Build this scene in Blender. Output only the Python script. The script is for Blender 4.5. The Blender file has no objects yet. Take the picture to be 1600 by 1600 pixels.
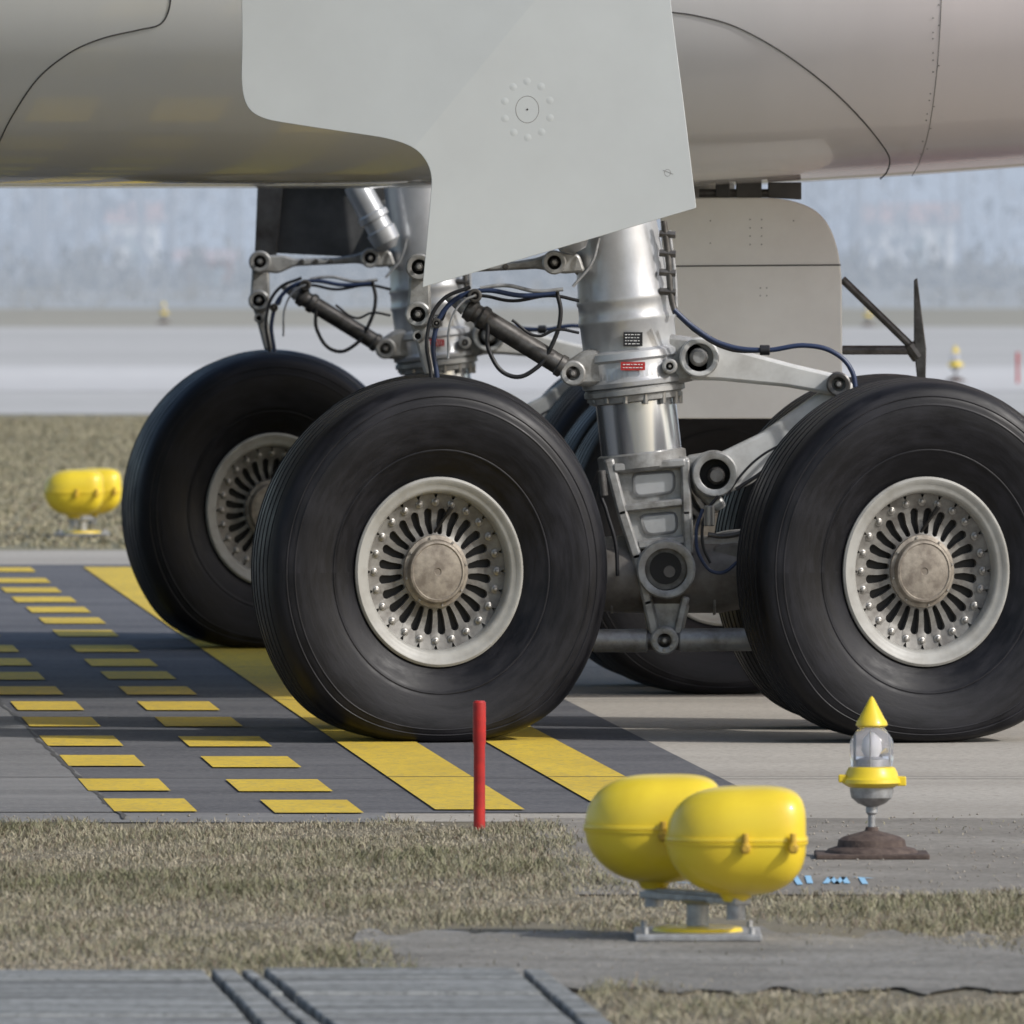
import bpy, math, random, bmesh
import numpy as np
from mathutils import Vector, Matrix, noise
random.seed(7); rng=np.random.default_rng(5)
F=20500.0; D0=50.0; HC=1.922; HOR=372.0
def S(Y): return F/(D0+Y)
def W(px,py,Y):
    s=S(Y); return Vector(((px-800)/s, Y, HC-(py-HOR)/s))
def G(px,py,z=0.0):
    d=F*HC/(py-HOR); return Vector(((px-800)*d/F, d-D0, z))
scene=bpy.context.scene
scene.view_settings.view_transform='Standard'; scene.view_settings.look='None'; scene.view_settings.exposure=0
# ---------------------------------------------------------------- materials
def new_mat(name):
    m=bpy.data.materials.new(name); m.use_nodes=True
    nt=m.node_tree; b=nt.nodes['Principled BSDF']; return m,nt,b
def mat(name,col,rough=0.5,metal=0.0,col2=None,nscale=8,stretch=(1,1,1),bump=0.0,bscale=60,coat=0.0,spec=0.5,thr=(0.35,0.65),detail=6,rvar=0.0,haze_glow=None):
    m,nt,b=new_mat(name); N=nt.nodes; L=nt.links
    b.inputs['Base Color'].default_value=(*col,1); b.inputs['Roughness'].default_value=rough
    b.inputs['Metallic'].default_value=metal; b.inputs['Coat Weight'].default_value=coat; b.inputs['Coat Roughness'].default_value=0.08
    b.inputs['Specular IOR Level'].default_value=spec
    if haze_glow:
        b.inputs['Emission Color'].default_value=(*haze_glow,1); b.inputs['Emission Strength'].default_value=1.0  # glow put into the material in place of misty air
    tc=N.new('ShaderNodeTexCoord'); mp=N.new('ShaderNodeMapping'); mp.inputs['Scale'].default_value=stretch
    L.new(tc.outputs['Object'],mp.inputs['Vector'])
    if col2 is not None:
        n=N.new('ShaderNodeTexNoise'); n.inputs['Scale'].default_value=nscale; n.inputs['Detail'].default_value=detail; n.inputs['Roughness'].default_value=0.62
        L.new(mp.outputs[0],n.inputs['Vector'])
        r=N.new('ShaderNodeValToRGB'); r.color_ramp.elements[0].position=thr[0]; r.color_ramp.elements[1].position=thr[1]
        r.color_ramp.elements[0].color=(*col,1); r.color_ramp.elements[1].color=(*col2,1)
        L.new(n.outputs['Fac'],r.inputs[0]); L.new(r.outputs[0],b.inputs['Base Color'])
        if rvar:
            mr=N.new('ShaderNodeMapRange'); mr.inputs[3].default_value=rough-rvar; mr.inputs[4].default_value=rough+rvar
            L.new(n.outputs['Fac'],mr.inputs[0]); L.new(mr.outputs[0],b.inputs['Roughness'])
    if bump:
        n2=N.new('ShaderNodeTexNoise'); n2.inputs['Scale'].default_value=bscale; n2.inputs['Detail'].default_value=5
        L.new(mp.outputs[0],n2.inputs['Vector'])
        bp=N.new('ShaderNodeBump'); bp.inputs['Strength'].default_value=bump; bp.inputs['Distance'].default_value=0.01
        L.new(n2.outputs['Fac'],bp.inputs['Height']); L.new(bp.outputs[0],b.inputs['Normal'])
    return m
M={}
SQ=0.905; ZC=0.654
def tyre_mat():
    m,nt,b=new_mat('tyre_rubber'); N=nt.nodes; L=nt.links
    tc=N.new('ShaderNodeTexCoord'); sp=N.new('ShaderNodeSeparateXYZ'); L.new(tc.outputs['Object'],sp.inputs[0])
    mu=N.new('ShaderNodeMath'); mu.operation='MULTIPLY'; mu.inputs[1].default_value=1/SQ; L.new(sp.outputs['X'],mu.inputs[0])
    cb=N.new('ShaderNodeCombineXYZ'); L.new(mu.outputs[0],cb.inputs[0]); L.new(sp.outputs['Z'],cb.inputs[1])
    ln=N.new('ShaderNodeVectorMath'); ln.operation='LENGTH'; L.new(cb.outputs[0],ln.inputs[0])
    at=N.new('ShaderNodeMath'); at.operation='ARCTAN2'; L.new(sp.outputs['Z'],at.inputs[0]); L.new(mu.outputs[0],at.inputs[1])
    a2=N.new('ShaderNodeMath'); a2.operation='MULTIPLY'; a2.inputs[1].default_value=0.10; L.new(at.outputs[0],a2.inputs[0])
    c2=N.new('ShaderNodeCombineXYZ'); L.new(ln.outputs['Value'],c2.inputs[0]); L.new(a2.outputs[0],c2.inputs[1]); L.new(sp.outputs['Y'],c2.inputs[2])
    n=N.new('ShaderNodeTexNoise'); n.inputs['Scale'].default_value=34; n.inputs['Detail'].default_value=5; n.inputs['Roughness'].default_value=0.65; L.new(c2.outputs[0],n.inputs['Vector'])
    n3=N.new('ShaderNodeTexNoise'); n3.inputs['Scale'].default_value=3.2; n3.inputs['Detail'].default_value=6; L.new(tc.outputs['Object'],n3.inputs['Vector'])
    mx=N.new('ShaderNodeMath'); mx.operation='MULTIPLY'; L.new(n.outputs['Fac'],mx.inputs[0]); L.new(n3.outputs['Fac'],mx.inputs[1])
    r=N.new('ShaderNodeValToRGB'); r.color_ramp.elements[0].position=0.17; r.color_ramp.elements[1].position=0.42
    r.color_ramp.elements[0].color=(0.0035,0.0035,0.0048,1); r.color_ramp.elements[1].color=(0.0165,0.0165,0.021,1)
    L.new(mx.outputs[0],r.inputs[0]); L.new(r.outputs[0],b.inputs['Base Color'])
    mr=N.new('ShaderNodeMapRange'); mr.inputs[1].default_value=0.15; mr.inputs[2].default_value=0.4; mr.inputs[3].default_value=0.38; mr.inputs[4].default_value=0.62; L.new(mx.outputs[0],mr.inputs[0]); L.new(mr.outputs[0],b.inputs['Roughness'])
    b.inputs['Specular IOR Level'].default_value=0.26
    bp=N.new('ShaderNodeBump'); bp.inputs['Strength'].default_value=0.3; bp.inputs['Distance'].default_value=0.004
    L.new(n.outputs['Fac'],bp.inputs['Height']); L.new(bp.outputs[0],b.inputs['Normal'])
    return m
M['tyre']=tyre_mat()
M['rim']=mat('rim_paint',(0.34,0.337,0.315),0.45,col2=(0.21,0.20,0.175),nscale=9,bump=0.05,thr=(0.42,0.8))
M['web']=mat('wheel_web_paint',(0.20,0.195,0.18),0.45,col2=(0.06,0.052,0.045),nscale=14,thr=(0.36,0.70),metal=0.2)
M['hub']=mat('hub_cap_metal',(0.32,0.285,0.235),0.5,col2=(0.16,0.135,0.11),nscale=22,metal=0.3,bump=0.1,bscale=70)
M['bolt']=mat('bolt_steel',(0.32,0.31,0.29),0.38,metal=0.6)
M['silver']=mat('strut_silver_paint',(0.52,0.53,0.54),0.33,metal=0.45,col2=(0.36,0.36,0.36),nscale=7,thr=(0.4,0.85),bump=0.03)
M['cast']=mat('casting_grey',(0.38,0.38,0.37),0.42,metal=0.4,col2=(0.15,0.14,0.125),nscale=16,thr=(0.40,0.76),bump=0.08,bscale=90)
M['link']=mat('link_paint',(0.58,0.585,0.57),0.4,metal=0.1,col2=(0.38,0.37,0.35),nscale=10,thr=(0.4,0.82))
M['chrome']=mat('piston_chrome',(0.66,0.67,0.69),0.20,metal=0.85)
M['dsteel']=mat('dark_steel',(0.15,0.145,0.14),0.4,metal=0.6,col2=(0.07,0.065,0.06),nscale=20)
M['tan']=mat('bogie_paint',(0.20,0.19,0.175),0.5,metal=0.2,col2=(0.07,0.058,0.048),nscale=8,thr=(0.35,0.72))
M['black']=mat('black_rubber',(0.012,0.012,0.014),0.45)
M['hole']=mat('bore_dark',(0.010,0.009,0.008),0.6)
M['hose']=mat('hose_blue',(0.02,0.035,0.085),0.4)
M['door']=mat('door_paint',(0.52,0.55,0.55),0.4,col2=(0.475,0.50,0.50),nscale=1.5,coat=0.2)
M['cdoor']=mat('centre_door_paint',(0.86,0.85,0.82),0.45,col2=(0.76,0.74,0.71),nscale=2)
M['seam']=mat('seam_dark',(0.03,0.028,0.027),0.6)
M['joint']=mat('joint_filler',(0.07,0.068,0.065),0.8)
M['rivet']=mat('rivet_grey',(0.20,0.19,0.18),0.6)
M['inner']=mat('bay_inner_paint',(0.10,0.10,0.10),0.6,col2=(0.05,0.05,0.05),nscale=5)
M['yel']=mat('yellow_enamel',(0.78,0.585,0.03),0.38,col2=(0.70,0.49,0.025),nscale=6,coat=0.2,thr=(0.4,0.8),bump=0.04,bscale=25)
M['yeld']=mat('yellow_enamel_dull',(0.62,0.40,0.03),0.5,col2=(0.40,0.25,0.04),nscale=25)
M['galv']=mat('galvanised_steel',(0.42,0.43,0.44),0.45,metal=0.4,col2=(0.26,0.26,0.26),nscale=30)
M['rust']=mat('rusty_iron',(0.055,0.036,0.030),0.8,col2=(0.11,0.08,0.065),nscale=30,bump=0.3,bscale=90)
M['red']=mat('red_paint',(0.50,0.025,0.02),0.45,col2=(0.32,0.02,0.02),nscale=20)
M['white']=mat('white_print',(0.75,0.75,0.75),0.5)
M['bluep']=mat('blue_ground_paint',(0.28,0.52,0.72),0.8)
def ground_mat(name,c1,c2,c3,s1=0.6,s2=30,rough=0.9,bump=0.4,st=(1,0.35,1),haze_glow=None,thr=(0.45,0.75)):
    m,nt,b=new_mat(name); N=nt.nodes; L=nt.links
    tc=N.new('ShaderNodeTexCoord'); mp=N.new('ShaderNodeMapping'); mp.inputs['Scale'].default_value=st
    L.new(tc.outputs['Object'],mp.inputs['Vector'])
    a=N.new('ShaderNodeTexNoise'); a.inputs['Scale'].default_value=s1; a.inputs['Detail'].default_value=8; a.inputs['Roughness'].default_value=0.65
    c=N.new('ShaderNodeTexNoise'); c.inputs['Scale'].default_value=s2; c.inputs['Detail'].default_value=6; c.inputs['Roughness'].default_value=0.7
    L.new(mp.outputs[0],a.inputs['Vector']); L.new(tc.outputs['Object'],c.inputs['Vector'])
    r=N.new('ShaderNodeValToRGB'); r.color_ramp.elements[0].position=0.35; r.color_ramp.elements[1].position=0.65
    r.color_ramp.elements[0].color=(*c1,1); r.color_ramp.elements[1].color=(*c2,1)
    L.new(a.outputs['Fac'],r.inputs[0])
    r2=N.new('ShaderNodeValToRGB'); r2.color_ramp.elements[0].position=thr[0]; r2.color_ramp.elements[1].position=thr[1]
    r2.color_ramp.elements[0].color=(0,0,0,1); r2.color_ramp.elements[1].color=(1,1,1,1)
    L.new(c.outputs['Fac'],r2.inputs[0])
    mx=N.new('ShaderNodeMix'); mx.data_type='RGBA'; L.new(r2.outputs[0],mx.inputs['Factor']); L.new(r.outputs[0],mx.inputs['A']); mx.inputs['B'].default_value=(*c3,1)
    L.new(mx.outputs['Result'],b.inputs['Base Color'])
    b.inputs['Roughness'].default_value=rough; b.inputs['Specular IOR Level'].default_value=0.25
    if haze_glow:
        b.inputs['Emission Color'].default_value=(*haze_glow,1); b.inputs['Emission Strength'].default_value=1.0  # far ground emits a pale glow, there is no real atmosphere
    bp=N.new('ShaderNodeBump'); bp.inputs['Strength'].default_value=bump; bp.inputs['Distance'].default_value=0.01
    L.new(c.outputs['Fac'],bp.inputs['Height']); L.new(bp.outputs[0],b.inputs['Normal'])
    return m
M['dirt']=ground_mat('dry_soil_ground',(0.17,0.15,0.11),(0.23,0.205,0.15),(0.12,0.11,0.075),0.5,25)
M['fargrass']=ground_mat('far_grass',(0.20,0.19,0.125),(0.26,0.24,0.165),(0.15,0.145,0.09),0.25,6,st=(1,0.25,1))
M['hazegrass']=ground_mat('hazy_grass',(0.24,0.225,0.18),(0.29,0.265,0.21),(0.20,0.19,0.155),0.15,2,haze_glow=(0.06,0.066,0.072))
M['hazefield']=ground_mat('hazy_field',(0.13,0.13,0.13),(0.17,0.165,0.16),(0.11,0.11,0.11),0.05,1,haze_glow=(0.22,0.25,0.285))
M['runway']=ground_mat('runway_concrete',(0.39,0.385,0.365),(0.48,0.47,0.45),(0.36,0.35,0.33),0.05,2,st=(0.2,1.4,1),haze_glow=(0.02,0.022,0.025))
M['runway2']=ground_mat('runway_concrete_pale',(0.50,0.49,0.475),(0.59,0.58,0.56),(0.46,0.45,0.44),0.05,2,st=(0.2,1.4,1),haze_glow=(0.02,0.022,0.025))
M['conc']=ground_mat('apron_concrete',(0.34,0.315,0.275),(0.46,0.43,0.38),(0.24,0.22,0.19),0.35,35,st=(0.35,1.2,1))
M['asph']=ground_mat('dark_asphalt',(0.072,0.073,0.082),(0.13,0.131,0.139),(0.185,0.185,0.188),0.9,45,st=(0.28,1.8,1))
M['asph2']=ground_mat('worn_asphalt',(0.13,0.13,0.133),(0.22,0.219,0.218),(0.26,0.255,0.247),0.9,45,st=(0.28,1.8,1))
M['asph3']=ground_mat('shoulder_asphalt',(0.20,0.185,0.16),(0.32,0.30,0.265),(0.12,0.105,0.09),1.4,40,st=(0.6,1,1))
M['path']=ground_mat('path_concrete',(0.19,0.18,0.16),(0.33,0.315,0.285),(0.09,0.085,0.07),2.2,50,st=(0.6,1,1),bump=0.8,thr=(0.48,0.68))
M['slab']=ground_mat('drain_slab_concrete',(0.12,0.125,0.12),(0.35,0.36,0.35),(0.05,0.05,0.045),2.6,30,st=(0.22,3.0,1),bump=0.7)
M['ypaint']=ground_mat('yellow_road_paint',(0.58,0.41,0.05),(0.70,0.50,0.055),(0.27,0.23,0.12),2.2,38,rough=0.75,bump=0.2,thr=(0.48,0.72))
# ---------------------------------------------------------------- mesh helpers
def finish(me,name,m,parent=None,smooth=True,ang=35,bevel=0,segs=2):
    me.materials.append(m)
    if smooth:
        me.shade_smooth(); me.set_sharp_from_angle(angle=math.radians(ang))
    o=bpy.data.objects.new(name,me); scene.collection.objects.link(o)
    if parent: o.parent=parent
    if bevel:
        b=o.modifiers.new('bevel','BEVEL'); b.width=bevel; b.segments=segs; b.limit_method='ANGLE'; b.angle_limit=math.radians(40)
    return o
def mesh(name,v,f,m,parent=None,**k):
    me=bpy.data.meshes.new(name); me.from_pydata([tuple(a) for a in v],[],f); me.update()
    return finish(me,name,m,parent,**k)
def empty(name,loc=(0,0,0)):
    e=bpy.data.objects.new(name,None); e.location=loc; scene.collection.objects.link(e); return e
def lathe_vf(p1,p2,prof,n=40):
    p1=Vector(p1);p2=Vector(p2); ax=(p2-p1); a=ax.normalized()
    up=Vector((0,0,1)) if abs(a.z)<0.9 else Vector((1,0,0))
    u=a.cross(up).normalized(); w=a.cross(u).normalized()
    v=[];f=[]
    for t,r in prof:
        c=p1+ax*t
        for i in range(n):
            q=2*math.pi*i/n; v.append(c+(u*math.cos(q)+w*math.sin(q))*max(r,1e-4))
    k=len(prof)
    for j in range(k-1):
        for i in range(n):
            f.append((j*n+i,j*n+(i+1)%n,(j+1)*n+(i+1)%n,(j+1)*n+i))
    f.append(tuple(range(n-1,-1,-1))); f.append(tuple((k-1)*n+i for i in range(n)))
    return v,f
def lathe(name,p1,p2,prof,m,parent=None,n=40,**k):
    v,f=lathe_vf(p1,p2,prof,n); return mesh(name,v,f,m,parent,**k)
def rod(name,p1,p2,r,m,parent=None,n=20,b=0.15,**k):
    L=(Vector(p2)-Vector(p1)).length; e=min(0.3,r*b/L)
    return lathe(name,p1,p2,[(0,r*(1-b)),(e,r),(1-e,r),(1,r*(1-b))],m,parent,n,**k)
def fillet(pts,rad,seg=8):
    out=[];n=len(pts)
    for i in range(n):
        p=Vector(pts[i][:2]); r=pts[i][2] if len(pts[i])>2 else rad
        if r<=0: out.append(tuple(p)); continue
        a=Vector(pts[i-1][:2])-p; c=Vector(pts[(i+1)%n][:2])-p
        ra=min(r,a.length*0.48); rc=min(r,c.length*0.48)
        A=p+a.normalized()*ra; C=p+c.normalized()*rc
        for s in range(seg+1):
            t=s/seg; out.append(tuple(A*(1-t)**2+p*2*t*(1-t)+C*t*t))
    return out
def plate(name,pts,Y,th,m,parent=None,bevel=0.006,rad=0,seg=6,shade_crease=None,**k):
    P=fillet(pts,rad,seg) if (rad or any(len(p)>2 for p in pts)) else pts
    v=[W(x,y,Y) for x,y in P]; n=len(v)
    vv=[Vector((a.x,Y-th/2,a.z)) for a in v]+[Vector((a.x,Y+th/2,a.z)) for a in v]
    f=[tuple(range(n)),tuple(range(2*n-1,n-1,-1))]+[((i+1)%n,i,n+i,n+(i+1)%n) for i in range(n)]
    me=bpy.data.meshes.new(name); me.from_pydata([tuple(a) for a in vv],[],f); me.update()
    bm=bmesh.new(); bm.from_mesh(me)
    if shade_crease:
        a=W(*shade_crease[0],Y); c=W(*shade_crease[1],Y); d=(c-a).normalized(); nn=Vector((d.z,0,-d.x))
        if nn.x>0: nn=-nn
        bmesh.ops.bisect_plane(bm,geom=bm.verts[:]+bm.edges[:]+bm.faces[:],plane_co=a,plane_no=nn)
        for q in bm.verts:
            h=(q.co-a).dot(nn)
            if h>1e-5: q.co.y+=math.tan(math.radians(shade_crease[2]))*h
    bmesh.ops.recalc_face_normals(bm,faces=bm.faces); bm.to_mesh(me); bm.free()
    return finish(me,name,m,parent,bevel=bevel,**k)
def lug(name,px,py,Y,ro,ri,th,m,parent=None,bolt=True):
    s=S(Y); c=W(px,py,Y); ro/=s; ri/=s
    p1=Vector((c.x,Y-th/2,c.z)); p2=Vector((c.x,Y+th/2,c.z))
    ch=min(0.006,ro*0.1)/th
    o=lathe(name,p1,p2,[(0.35,0.0),(0.35,ri),(0.0+ch*0.3,ri),(0.0,ri+0.003),(0.0,ro-0.006),(ch,ro),(1-ch,ro),(1,ro-0.006),(1,0)],m,parent,32)
    lathe(name+'_bore',p1+Vector((0,th*0.345,0)),p1+Vector((0,th*0.30,0)),[(0,ri*0.995),(1,ri*0.99)],M['hole'],parent,24)
    if bolt:
        lathe(name+'_pin',p1+Vector((0,th*0.3,0)),p1+Vector((0,-0.004,0)),[(0,ri*0.62),(0.8,ri*0.62),(1,ri*0.5)],M['dsteel'],parent,6,smooth=False)
        lathe(name+'_pin_tip',p1+Vector((0,0,0)),p1+Vector((0,-0.018,0)),[(0,ri*0.34),(0.8,ri*0.34),(1,ri*0.25)],M['bolt'],parent,14)
    return o
def hose(name,pts,r,m,parent=None):
    cu=bpy.data.curves.new(name,'CURVE'); cu.dimensions='3D'; cu.bevel_depth=r; cu.bevel_resolution=3; cu.resolution_u=10
    sp=cu.splines.new('BEZIER'); sp.bezier_points.add(len(pts)-1)
    for b,p in zip(sp.bezier_points,pts):
        b.co=p; b.handle_left_type='AUTO'; b.handle_right_type='AUTO'
    cu.materials.append(m); o=bpy.data.objects.new(name,cu); scene.collection.objects.link(o)
    if parent:o.parent=parent
    return o
def pline(name,pts,r,m,parent=None):
    cu=bpy.data.curves.new(name,'CURVE'); cu.dimensions='3D'; cu.bevel_depth=r; cu.bevel_resolution=1
    sp=cu.splines.new('POLY'); sp.points.add(len(pts)-1)
    for b,p in zip(sp.points,pts): b.co=(*p,1)
    cu.materials.append(m); o=bpy.data.objects.new(name,cu); scene.collection.objects.link(o)
    if parent:o.parent=parent
    return o
# ---------------------------------------------------------------- wheel meshes
def ring_mesh(name,prof,n=96,deform=None):
    v=[];f=[];k=len(prof)
    for y,r in prof:
        for i in range(n):
            a=2*math.pi*i/n; p=Vector((r*math.cos(a)*SQ,y,r*math.sin(a)))
            v.append(deform(p) if deform else p)
    for j in range(k-1):
        for i in range(n): f.append((j*n+i,(j+1)*n+i,(j+1)*n+(i+1)%n,j*n+(i+1)%n))
    me=bpy.data.meshes.new(name); me.from_pydata([tuple(a) for a in v],[],f); me.update()
    return me
keys=[(0.160,0.350),(0.172,0.368),(0.196,0.41),(0.220,0.47),(0.235,0.54),(0.240,0.60),(0.236,0.65),(0.222,0.692),(0.198,0.716),(0.165,0.7285)]
def cr2(P,n):
    out=[];P=[(2*P[0][0]-P[1][0],2*P[0][1]-P[1][1])]+P+[(2*P[-1][0]-P[-2][0],2*P[-1][1]-P[-2][1])]
    for i in range(1,len(P)-2):
        for k in range(n):
            t=k/n; out.append(tuple(0.5*((2*P[i][a])+(P[i+1][a]-P[i-1][a])*t+(2*P[i-1][a]-5*P[i][a]+4*P[i+1][a]-P[i+2][a])*t*t+(3*P[i][a]-P[i-1][a]-3*P[i+1][a]+P[i+2][a])*t**3) for a in (0,1)))
    out.append(P[-2]);return out
half=cr2(keys,5)
def addridge(L,rr,dy=0.0016):
    out=[];done=False
    for i,(y,r) in enumerate(L):
        if not done and i and L[i-1][1]<rr<=r:
            t=(rr-L[i-1][1])/(r-L[i-1][1]); yy=L[i-1][0]+(y-L[i-1][0])*t
            out+=[(yy,rr-0.004),(yy+dy,rr-0.002),(yy+dy,rr+0.002),(yy,rr+0.004)]; done=True
        out.append((y,r))
    return out
half=addridge(half,0.463,0.001); half=addridge(half,0.634,0.0015); half=addridge(half,0.668,0.0015)
def groove(y,r): return [(y+0.010,r),(y+0.006,r-0.018),(y-0.006,r-0.018),(y-0.010,r)]
tread=groove(0.145,0.7305)+groove(0.088,0.7345)+groove(0.030,0.7365)+[(0.0,0.737)]
h=half+tread
prof=[(-y,r) for y,r in h]+[(y,r) for y,r in reversed(h[:-1])]
def tyredef(p):
    g=-ZC+0.001
    z=p.z; q=p.copy()
    if z<-0.42:
        t=(-0.42-z)/(0.737-0.42)
        q.y=p.y*(1+0.10*t*t)
        q.z=-0.42-(0.737-0.42)*t*(1-(1-(ZC-0.42)/(0.737-0.42))*t)
        if q.z<g: q.z=g
        q.x=p.x*(1+0.03*t)
    return q
tyre_me=ring_mesh('tyre',prof,200,tyredef); tyre_me.materials.append(M['tyre']); tyre_me.shade_smooth(); tyre_me.set_sharp_from_angle(angle=math.radians(50))
rim_prof=[(0.10,0.345),(-0.150,0.350),(-0.168,0.362),(-0.180,0.361),(-0.186,0.352),(-0.184,0.342),(-0.176,0.335),(-0.172,0.318),(-0.168,0.308),(-0.150,0.300),(-0.112,0.297),(-0.095,0.292)]
rim_me=ring_mesh('rim',rim_prof,128); rim_me.materials.append(M['rim']); rim_me.shade_smooth(); rim_me.set_sharp_from_angle(angle=math.radians(45))
def web_mesh():
    n=24; v=[];f=[]; r_in,r_out=0.112,0.297
    def yy(r): 
        t=(r-r_in)/(r_out-r_in); return -0.118+0.024*math.sin(math.pi*min(1,t*1.1))
    K=28
    for s in range(n):
        a0=2*math.pi*(s+0.5)/n; rc=0.189; hl=0.036
        slot=[];outer=[]
        for i in range(K):
            q=2*math.pi*i/K; cx=math.cos(q); cy=math.sin(q)
            rr=rc+ (hl if cx>0 else -hl)*(1 if abs(cx)>0.05 else 0)
            wid=0.0175 if cx>0 else 0.011
            pr=rr+cx*wid; pt=cy*wid
            slot.append((pr,math.atan2(pt,pr)))
            m=max(abs(cx),abs(cy)); bx=cx/m; by=cy/m
            br= rc+(bx*(r_out-rc) if bx>0 else bx*(rc-r_in))
            outer.append((br,by*math.pi/n))
        base=len(v)
        for ring,dy in ((outer,0),(slot,0),(slot,0.03)):
            for r,a in ring:
                A=a0+a; v.append((r*math.cos(A)*SQ,yy(r)+dy,r*math.sin(A)))
        for k in range(2):
            for i in range(K):
                f.append((base+k*K+i,base+k*K+(i+1)%K,base+(k+1)*K+(i+1)%K,base+(k+1)*K+i))
    me=bpy.data.meshes.new('web'); me.from_pydata(v,[],f); me.update()
    bm=bmesh.new(); bm.from_mesh(me); bmesh.ops.remove_doubles(bm,verts=bm.verts,dist=0.0004); bmesh.ops.recalc_face_normals(bm,faces=bm.faces); bm.to_mesh(me); bm.free()
    me.materials.append(M['web']); me.shade_smooth(); me.set_sharp_from_angle(angle=math.radians(40)); return me
web_me=web_mesh()
back_me=ring_mesh('brake_back',[(-0.070,0.297),(-0.065,0.20),(-0.067,0.02)],48); back_me.materials.append(M['hole'])
hub_me=ring_mesh('hub_cap',[(-0.09,0.142),(-0.118,0.138),(-0.122,0.124),(-0.142,0.121),(-0.150,0.116),(-0.152,0.108),(-0.148,0.104),(-0.153,0.06),(-0.154,0.015),(-0.151,0.012),(-0.151,0.0005)],48); hub_me.materials.append(M['hub']); hub_me.shade_smooth(); hub_me.set_sharp_from_angle(angle=math.radians(35))
def bolts_mesh():
    v=[];f=[]
    def add(r,a,st,n=6):
        cx,cz=r*math.cos(a)*SQ,r*math.sin(a); base=len(v)
        for rr,y in st:
            for i in range(n): v.append((cx+rr*math.cos(2*math.pi*i/n+a)*SQ,y,cz+rr*math.sin(2*math.pi*i/n+a)))
        for j in range(len(st)-1):
            for i in range(n): f.append((base+j*n+i,base+j*n+(i+1)%n,base+(j+1)*n+(i+1)%n,base+(j+1)*n+i))
        f.append(tuple(base+(len(st)-1)*n+i for i in range(n)))
    for i in range(24):
        a=2*math.pi*(i)/24
        add(0.266,a,[(0.0175,-0.09),(0.0175,-0.110),(0.014,-0.113)],16); add(0.266,a,[(0.0105,-0.110),(0.0105,-0.119),(0.006,-0.123)],8)
    for i in range(8): add(0.130,2*math.pi*i/8+.2,[(0.005,-0.11),(0.005,-0.126),(0.004,-0.128)],6)
    me=bpy.data.meshes.new('bolts'); me.from_pydata(v,[],f); me.update(); me.materials.append(M['bolt']); me.shade_smooth(); me.set_sharp_from_angle(angle=math.radians(50)); return me
bolt_me=bolts_mesh()
def valve_mesh():
    v,f=lathe_vf((0.0,-0.10,0.150),(0.06*SQ,-0.150,0.245),[(0,0.006),(0.7,0.006),(0.72,0.009),(1,0.009)],10)
    me=bpy.data.meshes.new('valve'); me.from_pydata([tuple(a) for a in v],[],f); me.materials.append(M['hole']); return me
valve_me=valve_mesh()
def wheel(prefix,loc,yaw,parent,flip=False):
    e=empty(prefix,loc); e.rotation_euler=(0,0,math.radians(yaw)+(math.pi if flip else 0)); e.parent=parent
    for nm,me in (('tyre',tyre_me),('rim',rim_me),('web',web_me),('brake',back_me),('hub_cap',hub_me),('bolts',bolt_me),('valve',valve_me)):
        o=bpy.data.objects.new(prefix+'_'+nm,me); scene.collection.objects.link(o); o.parent=e
plane=empty('airliner')
YS=0.67
for i,(gx,gy) in enumerate(((0,0),(-0.83,11.3))):
    for nm,x,y in (('front_outer_wheel',-0.316,0.0),('rear_outer_wheel',1.535,0.04)):
        wheel(f'gear{i}_{nm}',(x+gx,y+gy,ZC),13,plane)
        wheel(f'gear{i}_{nm}_twin',(x+gx+(0.0 if x<0 else -0.07),y+gy+1.36,ZC),13,plane,flip=True)
cx=(1118-800)/S(5.3)
wheel('centre_wheel',(cx,5.3,ZC),9,plane); wheel('centre_wheel_twin',(cx-0.07,6.3,ZC),9,plane,flip=True)
rod('centre_leg',(cx-0.05,5.8,2.3),(cx-0.05,5.8,ZC),0.14,M['cast'],plane)
rod('centre_axle',(cx,5.4,ZC),(cx,6.2,ZC),0.09,M['cast'],plane)
# ---------------------------------------------------------------- main gear (near), then linked copy for far one
before=set(bpy.data.objects)
g=plane
s=S(YS)
r=lambda px: px/s
A=W(962,345,YS); B=W(992,615,YS)
def onax(py,Y=YS): 
    z=HC-(py-HOR)/s; t=(A.z-z)/(A.z-B.z); return A+(B-A)*t
lathe('strut_outer_cylinder',onax(40),onax(622),[
 (0,r(62)),((345-40)/582,r(63)),((400-40)/582,r(69)),((455-40)/582,r(72)),((464-40)/582,r(75)),((470-40)/582,r(75.5)),((474-40)/582,r(73.5)),
 ((492-40)/582,r(74)),((496-40)/582,r(76)),((502-40)/582,r(76)),((506-40)/582,r(74)),((560-40)/582,r(73)),((572-40)/582,r(77)),((600-40)/582,r(77)),((606-40)/582,r(72)),((618-40)/582,r(70)),(1,r(66))],M['silver'],g,64)
lathe('gland_nut',onax(604),onax(628),[(0,r(76)),(0.15,r(79)),(0.45,r(79)),(0.55,r(73)),(0.9,r(72)),(1,r(64))],M['cast'],g,48)
for k in range(14):
    q=2*math.pi*k/14; c=onax(616)+Vector((math.cos(q)*r(70),math.sin(q)*r(70),0))
    rod('gland_bolt',c+Vector((0,0,0.012)),c-Vector((0,0,0.035)),0.011,M['bolt'],g,8)
lathe('chrome_piston',onax(600),onax(735),[(0,r(63)),(1,r(63))],M['chrome'],g,64)
lathe('piston_foot_ring',onax(706),onax(735),[(0,r(64)),(0.1,r(69)),(0.8,r(69)),(1,r(64))],M['cast'],g,48)
fork=[(944,716),(1077,712),(1082,800),(1084,880),(1082,925),(1066,992),(1012,992),(1003,935),(985,860),(962,790)]
plate('fork_core',fork,YS,0.20,M['cast'],g,bevel=0.02,rad=10)
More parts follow.
